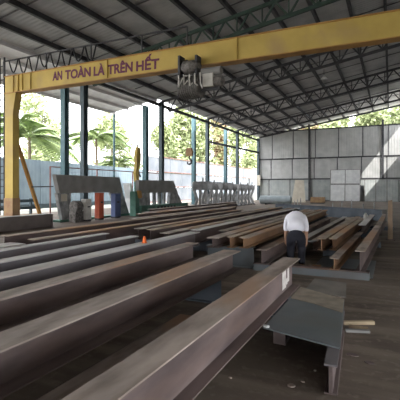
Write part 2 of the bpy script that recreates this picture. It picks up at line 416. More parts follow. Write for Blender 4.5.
# festoon on top of the girder
bm = B(); bar(bm, (-15.8,GY+.1,7.35), (-6.5,GY+.1,7.35), .05)
for x in (-15.8,-13.2,-10.8,-8.4,-6.5): bar(bm, (x,GY+.1,ZT), (x,GY+.1,7.35), .05)
cr('festoon_rail', bm, 'dsteel')
for k in range(8):
    bm = B(); x0 = -15.4 + k*.62
    tube(bm, [(x0+.56*i/10, GY+.05, 7.32-(.55+.1*(k%3))*math.sin(math.pi*i/10)) for i in range(11)], .03, 6); cr('cable_loop', bm, 'black')
# lettering, slightly uneven as painted by hand
words = [('AN',52.5,62), ('TOÀN',65,90.5), ('LÀ',93.5,104.5), ('TRÊN',107.5,132.5), ('HẾT',136,159)]
def gx(px):     # distance along the girder face seen in a direction
    u = (px-200)/403; t_ = (GY-.01)/(math.cos(A_YAW)+u*math.sin(A_YAW)); return t_*(-math.sin(A_YAW)+u*math.cos(A_YAW))
for w_, a_, b_ in words:
    cu = bpy.data.curves.new('lettering','FONT'); cu.body = w_; cu.size = .50; cu.extrude = .004; cu.offset = .016
    to = bpy.data.objects.new('tmp', cu); C.objects.link(to)
    dg = bpy.context.evaluated_depsgraph_get(); me = bpy.data.meshes.new_from_object(to.evaluated_get(dg))
    bpy.data.objects.remove(to)
    xs_ = [v.co.x for v in me.vertices]; x0_, x1_ = min(xs_), max(xs_); x = gx(a_); W_ = gx(b_)-x
    for v in me.vertices: v.co.x = (v.co.x-x0_)*W_/(x1_-x0_)
    lo = bpy.data.objects.new('lettering', me); C.objects.link(lo); me.materials.clear(); me.materials.append(M['lettering'])
    lo.parent = girder; lo.rotation_euler = (R(90), R(1.2), 0)
    lo.location = (x+15.3, GY-.008-(GY+.15), 6.13 - .13*(x+12.8)/4.5)
# hoist on the girder
hx = -6.05
bm = B()
hoist = thing('electric_hoist', 'grimy electric hoist trolley with pale control box on the crane girder', 'hoist', (hx, GY-.35, 4.7))
def hb(name, bm, m, par=None, **k):
    for v in bm.verts: v.co -= Vector((hx, GY-.35, 4.7))
    return obj(name, bm, m, par or hoist, **k)
bm = B(); tube(bm, [(hx-.42,GY-.35,5.05),(hx+.32,GY-.35,5.05)], .36, 20); drum = hb('rope_drum', bm, 'hoist', smooth=False)
for k in range(9):
    bm = B(); tube(bm, [(hx-.38+k*.08,GY-.35,5.05),(hx-.35+k*.08,GY-.35,5.05)], .385, 20); hb('cooling_rib', bm, 'dribs', drum)
bm = B(); tube(bm, [(hx-.42,GY-.3,5.68),(hx-.3,GY-.3,5.75),(hx+.1,GY-.3,5.75),(hx+.2,GY-.3,5.68)], [.15,.24,.24,.15], 18); hb('motor', bm, 'hoist', smooth=True)
bm = B(); box(bm, hx-.5, hx-.42, GY-.5, GY-.12, 4.75, 6.15); box(bm, hx+.12, hx+.2, GY-.45, GY-.12, 4.8, 6.1); hb('trolley_plate', bm, 'dsteel')
for x in (hx-.36, hx+.05):
    bm = B(); tube(bm, [(x,GY-.12,5.99),(x,GY-.061,5.99)], .11, 16); hb('trolley_wheel', bm, 'dsteel')
bm = B(); box(bm, hx+.42, hx+.80, GY-.5, GY-.22, 4.98, 5.42); hb('control_box', bm, 'offwhite', bevel=.02)
bm = B(); tube(bm, [(hx+.36,GY-.36,5.5),(hx+1.05,GY-.36,5.5)], .14, 14); hb('gear_cover', bm, 'greyplate', smooth=False)
bm = B(); tube(bm, [(hx+.8,GY-.35,5.15),(hx+1.1,GY-.35,5.15)], .17, 12); hb('end_motor', bm, 'hoist')
bm = B(); box(bm, hx-.45, hx+1.0, GY-.4, GY-.3, 4.88, 4.97); box(bm, hx+.2, hx+.95, GY-.4, GY-.3, 5.42, 5.5); hb('support_bar', bm, 'dsteel')
bm = B()
for k in range(5): tube(bm, [(hx-.4+.2*k,GY-.62,5.42),(hx-.3+.2*k,GY-.79,5.0+.05*(k%2)),(hx-.2+.18*k,GY-.70,5.3-.1*k)], .025, 6)
hb('loose_cable', bm, 'offwhite')
# hook block
hk = thing('crane_hook', 'brown hook block hanging on thin ropes below the hoist', 'hook', (hx-.13, GY-.35, 2.45))
bm = B()
for s in (-.05,.05): tube(bm, [(s,0,.5),(s,0,2.2)], .008, 6)
obj('rope', bm, 'dsteel', hk)
bm = B(); prism(bm, [(-.10,.28),(.10,.28),(.13,.42),(.07,.56),(-.07,.56),(-.13,.42)], 'y', -.06, .06); obj('pulley_block', bm, 'leg_rust', hk)
bm = B(); tube(bm, [(0,0,.30),(0,0,.2),(.07,0,.13),(.08,0,.05),(0,0,0),(-.07,0,.03),(-.09,0,.10)], [.03,.03,.035,.035,.035,.025,.012], 8); obj('hook', bm, 'dsteel', hk, smooth=True)
# hanging lamp
lx, ly = -5.05, 36.3
u = (331-200)/403
root = thing('hanging_lamp', 'small pale lamp hanging under the roof near the third truss', 'lamp', (-5.05*.92, 32.0, 10.0))
bm = B(); tube(bm, [(0,0,.25),(0,0,rz(-4.65)-10.0+.2)], .02, 6); obj('lamp_cord', bm, 'dsteel', root)
bm = B(); tube(bm, [(0,0,.30),(0,0,.18),(0,0,.02)], [.05,.12,.26], 16); obj('lamp_shade', bm, 'lamp', root)

# ------------------------------------------------------------------ beams
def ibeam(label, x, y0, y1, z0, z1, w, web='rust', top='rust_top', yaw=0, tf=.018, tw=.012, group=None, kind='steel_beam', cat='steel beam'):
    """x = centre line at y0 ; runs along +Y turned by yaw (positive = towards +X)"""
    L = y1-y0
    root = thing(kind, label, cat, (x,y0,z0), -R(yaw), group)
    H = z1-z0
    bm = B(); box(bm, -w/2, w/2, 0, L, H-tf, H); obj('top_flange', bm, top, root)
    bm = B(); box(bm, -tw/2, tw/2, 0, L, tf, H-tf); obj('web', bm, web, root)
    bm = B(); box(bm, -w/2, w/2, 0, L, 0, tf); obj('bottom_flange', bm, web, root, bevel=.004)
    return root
def sleeper(label, x0, x1, y, z1, w=.16, z0=0, m='darkbeam', group=None):
    root = thing('support_beam', label, 'support beam', (x0,y,z0), 0, group); L = x1-x0; H = z1-z0
    bm = B(); box(bm, 0, L, -w/2, w/2, H-.015, H); obj('top_flange', bm, m, root)
    bm = B(); box(bm, 0, L, -.006, .006, .015, H-.015); obj('web', bm, m, root)
    bm = B(); box(bm, 0, L, -w/2, w/2, 0, .015); obj('bottom_flange', bm, m, root)
    return root

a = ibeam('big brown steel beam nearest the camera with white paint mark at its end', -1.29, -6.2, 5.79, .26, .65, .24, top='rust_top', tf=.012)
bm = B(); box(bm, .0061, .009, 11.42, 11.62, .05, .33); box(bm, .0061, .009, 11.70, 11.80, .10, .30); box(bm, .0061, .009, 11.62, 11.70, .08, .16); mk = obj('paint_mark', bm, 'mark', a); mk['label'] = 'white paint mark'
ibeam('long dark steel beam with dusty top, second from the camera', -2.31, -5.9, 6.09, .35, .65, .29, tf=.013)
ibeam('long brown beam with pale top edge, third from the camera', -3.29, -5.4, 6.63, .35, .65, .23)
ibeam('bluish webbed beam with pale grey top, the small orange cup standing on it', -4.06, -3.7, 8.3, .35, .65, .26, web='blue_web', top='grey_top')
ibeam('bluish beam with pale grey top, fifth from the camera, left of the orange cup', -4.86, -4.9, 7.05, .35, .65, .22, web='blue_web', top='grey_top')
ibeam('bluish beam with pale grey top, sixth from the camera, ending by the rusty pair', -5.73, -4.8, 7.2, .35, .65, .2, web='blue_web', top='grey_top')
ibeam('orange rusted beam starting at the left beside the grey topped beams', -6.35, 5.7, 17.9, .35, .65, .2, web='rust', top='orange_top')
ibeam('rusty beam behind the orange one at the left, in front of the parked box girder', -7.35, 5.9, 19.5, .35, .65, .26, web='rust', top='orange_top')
# low flat channel between first and second
root = thing('steel_channel', 'low steel channel on the floor between the two nearest big beams', 'steel channel', (-2.07,-6,0))
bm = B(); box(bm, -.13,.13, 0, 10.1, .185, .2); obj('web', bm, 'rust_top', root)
for s in (-1,1):
    bm = B(); box(bm, s*.13-.008, s*.13+.008, 0, 10.1, 0, .2); obj('flange', bm, 'rust', root)
# blue-grey plate on the floor seen between beams B and A
bm = B(); prism(bm, [(-1.95,4.3),(-1.5,4.2),(-1.5,6.2),(-2.05,6.3)], 'z', 0, .015); tag(obj('floor_plate', bm, 'plate'), 'dark steel plate on the floor between the two nearest beams', 'steel plate')
# supports
sleeper('low support under the far end of the nearest beam', -1.42, -1.16, 5.1, .26, .14)
sleeper('low support under the near end of the nearest beam', -1.5, -1.05, -3.5, .26)
sleeper('dark cross support under the big beams at the left, by their far ends', -6.05, -2.2, 5.35, .35)
sleeper('dark cross support under the big beams at the left, by their near ends', -6.05, -2.2, -3.2, .35)
# middle distance beams
mid = 'brown beams lying in the middle of the floor'
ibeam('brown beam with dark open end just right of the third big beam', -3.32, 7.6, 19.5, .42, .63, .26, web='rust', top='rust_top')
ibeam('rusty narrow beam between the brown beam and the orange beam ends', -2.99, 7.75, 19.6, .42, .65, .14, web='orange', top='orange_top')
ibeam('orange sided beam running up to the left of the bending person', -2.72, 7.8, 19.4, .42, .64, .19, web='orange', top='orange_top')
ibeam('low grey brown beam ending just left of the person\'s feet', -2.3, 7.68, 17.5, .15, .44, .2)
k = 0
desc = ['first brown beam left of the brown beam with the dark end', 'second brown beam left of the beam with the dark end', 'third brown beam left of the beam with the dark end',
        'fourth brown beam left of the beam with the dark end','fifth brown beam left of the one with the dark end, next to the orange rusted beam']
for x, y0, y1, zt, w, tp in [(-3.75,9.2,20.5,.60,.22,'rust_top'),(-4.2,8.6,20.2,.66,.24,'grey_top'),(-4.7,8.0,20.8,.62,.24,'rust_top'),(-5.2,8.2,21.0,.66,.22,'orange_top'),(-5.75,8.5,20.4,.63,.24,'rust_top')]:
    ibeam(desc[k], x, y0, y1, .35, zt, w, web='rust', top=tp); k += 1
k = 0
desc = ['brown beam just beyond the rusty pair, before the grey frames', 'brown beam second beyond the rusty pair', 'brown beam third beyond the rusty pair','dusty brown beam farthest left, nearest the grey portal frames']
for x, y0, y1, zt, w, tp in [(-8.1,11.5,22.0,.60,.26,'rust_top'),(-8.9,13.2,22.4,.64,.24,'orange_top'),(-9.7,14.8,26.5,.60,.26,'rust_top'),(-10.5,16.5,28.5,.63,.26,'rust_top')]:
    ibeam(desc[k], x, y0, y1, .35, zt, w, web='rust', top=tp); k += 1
sleeper('cross support under the left beams beyond the grey topped ones', -10.9, -3.55, 16.9, .35, z0=0)
sleeper('cross support under the middle beams, near their near ends', -7.6, -3.6, 9.6, .35)
sleeper('cross support under the farthest left beams, near the far pallet of beams', -10.9, -7.9, 21.5, .35)
sleeper('raised blue grey cross beam under the beam ends left of the person', -3.6, -2.56, 8.0, .42, .2, m='plate')
sleeper('raised cross beam under the far ends of the middle beams', -3.5, -2.5, 18.2, .42, .2)
root = thing('cross_beam', 'low blue grey cross beam under the near ends of the right beams', 'cross beam', (-2.5,7.85,0))
bm = B(); box(bm, 0, 2.15, -.1, .1, .13, .15); obj('top_flange', bm, 'rust', root)
bm = B(); box(bm, 0, 2.15, -.085, .085, 0, .13); obj('body', bm, 'plate', root)

# right group (turned slightly right)
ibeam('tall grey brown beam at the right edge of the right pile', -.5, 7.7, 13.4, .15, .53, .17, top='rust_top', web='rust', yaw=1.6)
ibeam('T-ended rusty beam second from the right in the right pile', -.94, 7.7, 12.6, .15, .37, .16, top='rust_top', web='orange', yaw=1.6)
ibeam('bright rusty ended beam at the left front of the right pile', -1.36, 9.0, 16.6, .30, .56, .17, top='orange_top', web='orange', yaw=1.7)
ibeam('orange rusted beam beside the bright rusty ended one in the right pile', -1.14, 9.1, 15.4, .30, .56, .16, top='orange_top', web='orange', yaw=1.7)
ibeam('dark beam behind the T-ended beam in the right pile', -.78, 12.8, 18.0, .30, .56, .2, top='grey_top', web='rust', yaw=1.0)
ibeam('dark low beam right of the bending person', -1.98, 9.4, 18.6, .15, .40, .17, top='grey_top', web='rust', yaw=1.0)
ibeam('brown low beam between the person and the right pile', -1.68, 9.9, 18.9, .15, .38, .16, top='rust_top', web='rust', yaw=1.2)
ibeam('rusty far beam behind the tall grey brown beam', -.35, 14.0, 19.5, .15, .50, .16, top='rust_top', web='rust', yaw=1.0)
sleeper('support under the rusty ended beams of the right pile', -1.5, -.9, 10.2, .30)
sleeper('support under the far ends of the rusty ended beams', -1.35, -.4, 14.6, .30)
sleeper('low support under the far beams behind the tall beam', -2.3, .1, 17.3, .15)
sleeper('low support in the middle of the right pile', -.95, -.25, 12.2, .15)
bm = B(); box(bm, -1.47, -.30, 7.97, 9.9, .0, .012); tag(obj('steel_sheet', bm, 'plate'), 'blue grey steel sheet on the floor beneath the right beams', 'steel plate')
bm = B(); box(bm, -2.0, -.9, 19.6, 21.6, 0, .18)
tag(obj('plate_stack', bm, 'rust_top'), 'pale brown stack of plates behind the bending person', 'plate stack')

# plates beside the front beam
root = thing('steel_plate', 'large blue grey steel plate raised beside the nearest beam', 'steel plate', (0,0,.24))
bm = B(); prism(bm, [(-1.155,3.92),(-.40,3.70),(-.53,5.35),(-1.155,5.75)], 'z', 0, .014); obj('plate', bm, 'plate', root)
bm = B(); prism(bm, [(-1.15,5.1),(-.85,4.98),(-.49,4.75),(-.532,5.34),(-1.15,5.74)], 'z', .014, .017); obj('dust_layer', bm, 'dust', root)
bm = B(); prism(bm, [(-1.12,5.95),(-.52,5.72),(-.50,6.75),(-1.12,7.0)], 'z', 0, .2)
bm.free(); bm = B(); prism(bm, [(-1.12,5.80),(-.547,5.74),(-.626,6.6),(-1.12,6.7)], 'z', .17, .185)
root = thing('steel_plate', 'small dusty grey plate lying behind the large blue grey plate', 'steel plate', (0,0,0))
obj('plate', bm, 'plate2', root)
for y in (5.95,6.4):
    bm = B(); box(bm, -1.1, -.64, y, y+.1, 0, .17); obj('batten', bm, 'wood', root)
ibeam('small I-beam with open end under the right edge of the raised plate', -.435, 3.35, 4.9, 0, .24, .10, web='rust', top='blue_web', tf=.014, tw=.03, yaw=-3.5)
bm = B(); box(bm, -1.13, -1.0, 4.2, 5.6, 0, .24); tag(obj('support_block', bm, 'rust'), 'dark block under the left edge of the raised plate', 'block')
# timber and scraps
def stick(a, b_, w, h, m, label):
    bm = B(); bar(bm, a, b_, w, h); tag(obj('timber_stick', bm, m), label, 'stick')
stick((-.52,5.15,.02),(-.19,5.32,.02),.06,.04,'pale_wood','pale timber stick on the floor right of the raised plate')
stick((-.47,4.9,.015),(-.22,4.98,.015),.05,.03,'greyplate','grey stick on the floor in front of the pale one')
stick((-.45,5.06,.015),(-.24,5.07,.015),.04,.03,'wood','dark stick lying between the pale and grey sticks')
def scrap(px, py, r, n, m, label, cat='scrap', h=.008, el=1.0):
    v = (py-188)/403; f = 1.65/v; u = (px-200)/403
    x = (-math.sin(A_YAW)+u*math.cos(A_YAW))*f; y = (math.cos(A_YAW)+u*math.sin(A_YAW))*f
    bm = B(); ang = random.uniform(0,3)
    prism(bm, [(r*random.uniform(.7,1.1)*math.cos(2*math.pi*k/n+ang), el*r*random.uniform(.7,1.1)*math.sin(2*math.pi*k/n+ang)) for k in range(n)], 'z', 0, h)
    return tag(obj('floor_scrap', bm, m, loc=(x,y,.0)), label, cat)
scrap(352,355,.06,11,'rust','larger pale flat scrap right of the small I-beam', el=.6)
scrap(369,363,.05,10,'rust','brownish flat scrap beside the larger pale one', el=.6)
scrap(315,371,.013,4,'paper','small white square scrap on the dark floor')
scrap(291,386,.035,7,'rust_top','pale crumpled scrap at the bottom of the floor')
scrap(303,382,.02,6,'rust_top','small pale scrap left of the small I-beam', el=.5)
scrap(230,378,.02,6,'rust_top','tiny pale scrap near the front beam', el=.5)
bm = B(); prism(bm, [(-.03,-.006),(.01,-.015),(.03,.0),(.015,.015),(-.01,.01)], 'z', 0, .02); tag(obj('paper_scrap', bm, 'paper', loc=(-1.13,3.94,.254)), 'white scrap on the near corner of the raised plate', 'scrap')
# orange cup on a beam
root = thing('orange_cup', 'small orange cup standing on a grey topped beam', 'cup', (-4.06,6.2,.65))
bm = B(); tube(bm, [(0,0,0),(0,0,.07),(0,0,.12)], [.042,.03,.016], 14); obj('cup_body', bm, mat('orange_plastic',(.75,.16,.04)), root)
bm = B(); tube(bm, [(0,0,0),(0,0,.012)], .05, 14); obj('cup_rim', bm, mat('orange_plastic_rim',(.65,.14,.04)), root)
# small rust cylinder and rag near the person's right
bm = B(); tube(bm, [(-.08,0,.06),(.08,.05,.06)], .05, 12); tag(obj('pipe_offcut', bm, 'orange', loc=(-1.35,8.3,.012-.01)), 'short rusty pipe offcut on the sheet right of the person', 'pipe')
bm = B(); prism(bm, [(-.14,-.05),(.13,-.06),(.16,.04),(-.1,.06)], 'z', 0, .03); tag(obj('metal_offcut', bm, 'plate', loc=(-1.72,9.6,.40-.0)), 'small grey offcut lying on the low beam right of the person', 'offcut')

# parked box girder at left
root = thing('box_girder', 'wide grey brown girder parked in front of the crane leg', 'girder', (-13.3,-2,0))
bm = B(); box(bm, -.25,.25,0,14.9,.53,.55); obj('top_flange', bm, 'greyplate', root)
bm = B(); box(bm, .12,.14,0,14.9,.02,.53); obj('web', bm, mat('girder_web',(.16,.135,.125),(.21,.18,.165),2,.7), root)
bm = B(); box(bm, -.25,.25,0,14.9,0,.02); obj('bottom_flange', bm, 'rust', root)
bm = B(); box(bm, -.22,.22,14.87,14.9,.02,.53); obj('end_plate', bm, 'rust', root)
# grey small bundle at far left
root = thing('steel_bundle', 'grey stack of short flat bars at the left edge', 'flat bars', (-6.95,4.0,0))
for k in range(4):
    bm = B(); box(bm, -.28+k*.02,.28-k*.02,0,1.6+.1*k,.05+k*.12,.16+k*.12); obj('flat_bar', bm, 'grey_top', root)
bm = B(); box(bm,-.3,.3,.2,.3,0,.05); box(bm,-.3,.3,1.2,1.3,0,.05); obj('batten', bm, 'wood', root)

# dark transverse beam across the background
root = thing('cross_girder', 'long dark blue grey girder lying across the hall before the back wall', 'girder', (-7.2,27.5,0), R(-39.2))
bm = B(); box(bm, 0, 8.90, -.15, .15, .55, .57); obj('top_flange', bm, 'darkbeam', root)
bm = B(); box(bm, 0, 8.90, -.05, .05, .02, .55); obj('web', bm, 'darkbeam', root)
bm = B(); box(bm, 0, 8.90, -.15, .15, 0, .02); obj('bottom_flange', bm, 'darkbeam', root)
bm = B(); box(bm, 8.88, 8.92, -.15, .15, .02, .55); obj('end_plate', bm, 'greyplate', root)
bm = B(); box(bm, 0, 8.90, -.18, .0, -.0, .04)
bm.free()
for k, x in enumerate((2.0,2.3,2.6,5.4,6.1,6.8,7.6,8.3)):
    bm = B(); box(bm, x-.02, x+.02, -.02, .02, .57, .57+.25+.1*(k%3)); obj('upright_bar', bm, 'greymach', root)
# brown post right
root = thing('wooden_post', 'brown upright post standing at the right edge of the floor', 'post', (-.02,14.15,0))
bm = B(); prism(bm, [(-.075,0),(.075,0),(.06,1.27),(-.065,1.25)], 'y', -.06, .06); obj('post', bm, 'wood', root, bevel=.01)
bm = B(); box(bm, -.14,.14,-.14,.14,0,.03); obj('foot_plate', bm, 'rust', root)
bm = B(); tube(bm, [(0,0,0),(0,0,.24),(0,0,.27),(0,0,.33)], [.09,.09,.05,.04], 12); tag(obj('paint_can', bm, 'offwhite', loc=(-1.05,19.9,.18)), 'small pale can standing behind the right pile', 'can')

# ------------------------------------------------------------------ back wall clutter
bm = B(); r_ = .42
root = thing('storage_tank', 'pale blue grey cylindrical tank lying before the back wall', 'tank', (-11.9,39.5,0))
bm = B(); tube(bm, [(-.1,0,.47),(0,0,.47),(3.0,0,.47),(3.1,0,.47)], [.3,.42,.42,.3], 24); obj('shell', bm, 'tank', root, smooth=False)
for x in (.6,2.4):
    bm = B(); box(bm, x-.08,x+.08,-.35,.35,0,.12); obj('cradle', bm, 'dsteel', root)
def sheet_lean(name, label, cat, x0, x1, y, z0, z1, m, lean=.25, frame=True, parts=1):
    root = thing(name, label, cat, (x0,y,z0))
    H = z1-z0; n = parts; w = (x1-x0)/n
    for i in range(n):
        bm = B(); box(bm, i*w+.04, (i+1)*w-.04, 0, .03, .02, H-.02, Matrix.Shear('XZ',4,(0,lean/H)) if False else None)
        for v in bm.verts: v.co.y += lean*v.co.z/H
        obj('sheet', bm, m, root)
    bm = B()
    for i in range(n+1): box(bm, i*w-.04, i*w+.04, -.02, .04, 0, H)
    for z in (0, H-.06): box(bm, 0, x1-x0, -.02, .04, z, z+.06)
    for v in bm.verts: v.co.y += lean*v.co.z/H
    obj('frame', bm, 'greyplate', root)
    return root
sheet_lean('leaning_sheet', 'white framed panel pair leaning on the back wall', 'panel', -6.9, -3.4, 52.6, 0, 2.1, 'white', parts=2, lean=.2)
sheet_lean('wall_mounted_sheet', 'bright white panel fixed above the framed pair', 'panel', -6.9, -3.4, 53.0, 2.15, 3.95, 'white', parts=2, lean=.15)
bm = B(); prism(bm, [(0,0),(1.62,0),(1.35,2.55),(.35,2.6)], 'y', 0, .05)
for v in bm.verts: v.co.y += .5*v.co.z/2.6
tag(obj('cream_board', bm, 'cream', loc=(-10.5,47.0,0)), 'cream tapered board standing before the back wall', 'board')
root = thing('rusty_bin', 'low rusty bin in front of the back wall behind the dark girder', 'bin', (-7.8,44,0))
bm = B(); box(bm, 0,1.4,0,.05,.1,.67); box(bm,0,1.4,.95,1.0,.1,.67); box(bm,0,.05,.05,.95,.1,.67); box(bm,1.35,1.4,.05,.95,.1,.67); box(bm,0.05,1.35,.05,.95,.1,.15); obj('bin_walls', bm, 'leg_rust', root)
bm = B(); box(bm, 0,1.4,0,.12,0,.1); box(bm,0,1.4,.88,1.0,0,.1); obj('runner', bm, 'dsteel', root)
for k, x in enumerate((-15.4,-15.1,-14.8)):
    bm = B(); bar(bm, (x+1.2,43-k*.5,.05), (x+.9+.2*k,43.6-k*.5,2.7-.3*k), .16, .05)
    tag(obj('white_board', bm, 'white'), ['tallest of the narrow white boards leaning in the far corner','middle narrow white board leaning in the far corner','shortest narrow white board leaning in the far corner'][k], 'board')
bm = B(); box(bm, -16.5,-16.05,52.97,53.01,2.0,3.4); tag(obj('notice_board', bm, 'cream'), 'small cream notice board on the corner column', 'board')
sheet_lean('dark_sheet', 'grey panel frame leaning at the right of the back wall', 'panel', -2.9, .8, 52.7, 0, 2.7, 'wallgreen', parts=3, lean=.2)

# ------------------------------------------------------------------ grey portal frames (left)
root = thing('portal_frame', 'large grey portal frame nearest the yellow crane leg', 'frame', (-14.6,14.45,0))
bm = B(); prism(bm, [(0,2.3),(5.0,2.28),(5.35,1.4),(.25,1.4)], 'x', -.12, .12); obj('header', bm, 'greyplate', root)
bm = B(); prism(bm, [(.13,1.4),(1.05,1.4),(.95,.1),(.45,.1)], 'x', -.10, .10); obj('leg', bm, 'greymach', root)
bm = B(); prism(bm, [(4.25,1.4),(5.35,1.4),(6.0,.1),(4.9,.1)], 'x', -.10, .10); obj('leg', bm, 'greymach', root)
bm = B(); box(bm, -.3,.3,.1,6.2,0,.1); obj('base', bm, 'green', root)
bm = B(); box(bm, .12,.13,.35,.75,1.0,1.35); mk = obj('paint_patch', bm, 'cream', root); mk['label']='worn cream patch'
bm = B(); bar(bm, (.0,-.05,1.72),(.0,-1.3,1.70),.05); obj('side_rod', bm, 'dsteel', root)
root = thing('portal_frame', 'grey portal frame on a green base below the yellow arm', 'frame', (-13.6,19.9,0))
bm = B(); prism(bm, [(.1,2.12),(4.3,2.15),(4.9,1.35),(.1,1.35)], 'x', -.12, .12); obj('header', bm, 'greyplate', root)
bm = B(); prism(bm, [(.3,1.35),(1.3,1.35),(1.4,.55),(.3,.55)], 'x', -.10, .10); obj('leg', bm, 'greymach', root)
bm = B(); prism(bm, [(3.9,1.35),(4.9,1.35),(5.6,.55),(3.7,.55)], 'x', -.10, .10); obj('leg', bm, 'greymach', root)
for y in (1.9,2.5,3.1):
    bm = B(); box(bm, -.08,.08,y,y+.2,.55,1.35); obj('mullion', bm, 'greymach', root)
bm = B(); box(bm, -.35,.35,0,6.0,0,.6); obj('base', bm, 'green', root)
for k in range(6):
    bm = B(); box(bm, .35,.36,1.8+k*.42,2.05+k*.42,.28,.48); obj('base_slot', bm, 'black', root)
bm = B(); box(bm, -.2,.2,-.35,.0,0,1.45); obj('green_post', bm, 'green', root)
bm = B(); prism(bm, [(-.25,1.5),(.0,1.5),(.12,1.1),(-.1,1.05)], 'x', .2, .35); obj('orange_bracket', bm, 'orangepaint', root)
# row of stacked grey frames
fl = ['nearest', 'second', 'third', 'fourth', 'fifth', 'sixth', 'seventh', 'eighth', 'ninth', 'tenth', 'eleventh', 'farthest']
for i in range(12):
    y = 27.2 + i*1.1; w = .95; H = 2.12 - .022*i + [0,.05,-.1,.08,-.05,.1,-.12,.04,-.08,.08,-.04,.06,-.06][i]
    root = thing('trestle_frame', fl[i]+' of the grey steel trestles standing in a row by the columns', 'trestle', (-12.9-.02*i, y, 0), R([40,8,20,-4,24,10,30,2,18,12,26,6,16][i]), 'grey steel trestles in a row')
    bm = B(); prism(bm, [(-w*.62,H-.1),(-w*.5,H+.02),(w*.5,H),(w*.62,H-.15),(w*.6,1.5),(-w*.6,1.5)], 'y', -.07, .07); obj('header', bm, 'greymach', root)
    for s in (-1,1):
        bm = B(); prism(bm, [(s*w*.58,1.5),(s*w*.38,1.5),(s*w*.10,.75),(s*w*.36,.06),(s*w*.62,.06),(s*w*.32,.75)], 'y', -.06, .06); obj('leg', bm, 'greymach', root)
    bm = B(); box(bm, -.07,.07,-.05,.05,.06,1.5); obj('centre_post', bm, 'greyplate', root)
    bm = B(); box(bm, -w*.68,w*.68,-.12,.12,0,.06); obj('foot', bm, 'dsteel', root)
    if i % 2 == 0:
        bm = B(); box(bm, .18,.28,-.04,.04,H-.0,H+.32); obj('pin', bm, 'greyplate', root)
# things under/around the first frame
def cabinet(name, label, cat, y, w, h, m, x=-13.75, d=.3, extra=None):
    root = thing(name, label, cat, (x,y,0))
    bm = B(); box(bm, -d/2,d/2,-w/2,w/2,.08,h); obj('body', bm, m, root, bevel=.015)
    bm = B(); box(bm, d/2,d/2+.012,-w*.38,w*.38,h*.35,h*.9); obj('door_panel', bm, m, root)
    bm = B(); box(bm, d/2+.012,d/2+.02,-w*.2,w*.2,h*.62,h*.68); obj('handle', bm, 'dsteel', root)
    bm = B(); box(bm, -d/2,d/2,-w*.45,w*.45,0,.08); obj('plinth', bm, 'dsteel', root)
    return root
cabinet('control_cabinet', 'off white cabinet under the nearest grey portal frame', 'cabinet', 15.75, .42, 1.1, 'offwhite')
cabinet('red_cabinet', 'red cabinet right of the off white one under the frame', 'cabinet', 16.75, .38, 1.4, 'red')
cabinet('blue_cabinet', 'dark blue cabinet under the right leg of the nearest frame', 'cabinet', 18.15, .5, 1.35, 'blue')
root = thing('machine_motor', 'dark greenish motor left of the off white cabinet', 'motor', (-13.75,15.05,0))
bm = B(); tube(bm, [(0,-.22,.75),(0,.22,.75)], .26, 16); obj('motor_body', bm, 'hoist', root)
for k in range(4):
    bm = B(); tube(bm, [(0,-.18+k*.11,.75),(0,-.15+k*.11,.75)], .29, 16); obj('fin', bm, 'hoist', root)
bm = B(); box(bm, -.2,.2,-.28,.28,0,.52); obj('motor_stand', bm, 'hoist', root)
root = thing('white_machine', 'white bent sheet machine between the two portal frames', 'machine', (-14.9,21.3,0))
bm = B(); prism(bm, [(-.5,.1),(.6,.1),(.6,.5),(.1,.6),(-.15,1.35),(-.4,1.95),(-.6,1.95),(-.35,1.0)], 'x', -.25, .25); obj('housing', bm, 'white', root)
bm = B(); box(bm, .25,.27,-.4,-.15,.5,.9); obj('panel', bm, 'blue', root)
bm = B(); box(bm, -.25,.25,-.5,.6,0,.1); obj('foot', bm, 'dsteel', root)
# yellow lifting arm
root = thing('lifting_arm', 'yellow lifting arm rising above the green based frame', 'lifting arm', (-14.25,20.95,0))
bm = B(); prism(bm, [(-.22,2.05),(.12,2.05),(.02,2.6),(.28,3.3),(.30,3.75),(.18,4.15),(-.04,4.2),(-.2,3.7),(-.18,3.0),(-.28,2.6)], 'x', -.1, .1); obj('arm', bm, 'yellow', root)
bm = B(); box(bm, -.12,.12,-.16,.12,.06,2.05); obj('column', bm, 'green', root)
bm = B(); box(bm, -.3,.3,-.3,.3,0,.06); obj('base_plate', bm, 'dsteel', root)
bm = B(); tube(bm, [(0,.35,2.35),(0,.12,2.75)], .05, 8); tube(bm, [(0,.05,4.1),(0,.02,4.4)], .05, 8); obj('link', bm, 'dsteel', root)
# horizontal pipe rail by fence
bm = B(); bar(bm, (-19.5,19,3.0),(-19.5,33,3.0),.07)
for y in (19,23.5,28,33): bar(bm, (-19.5,y,0),(-19.5,y,3.0),.07)
tag(obj('pipe_rail', bm, 'pink'), 'long thin rail on posts outside the columns', 'rail')

root = thing('guard_rail', 'dark double bar guard rail low behind the yellow crane leg', 'guard rail', (-18.6,9.5,0))
for z in (.45,.85):
    bm = B(); box(bm, -.05,.05,0,7.6,z,z+.16); obj('rail', bm, 'dteal', root)
for y in (.2,3.7,7.2):
    bm = B(); box(bm, -.17,-.05,y,y+.12,0,1.05); obj('upright', bm, 'dteal', root)
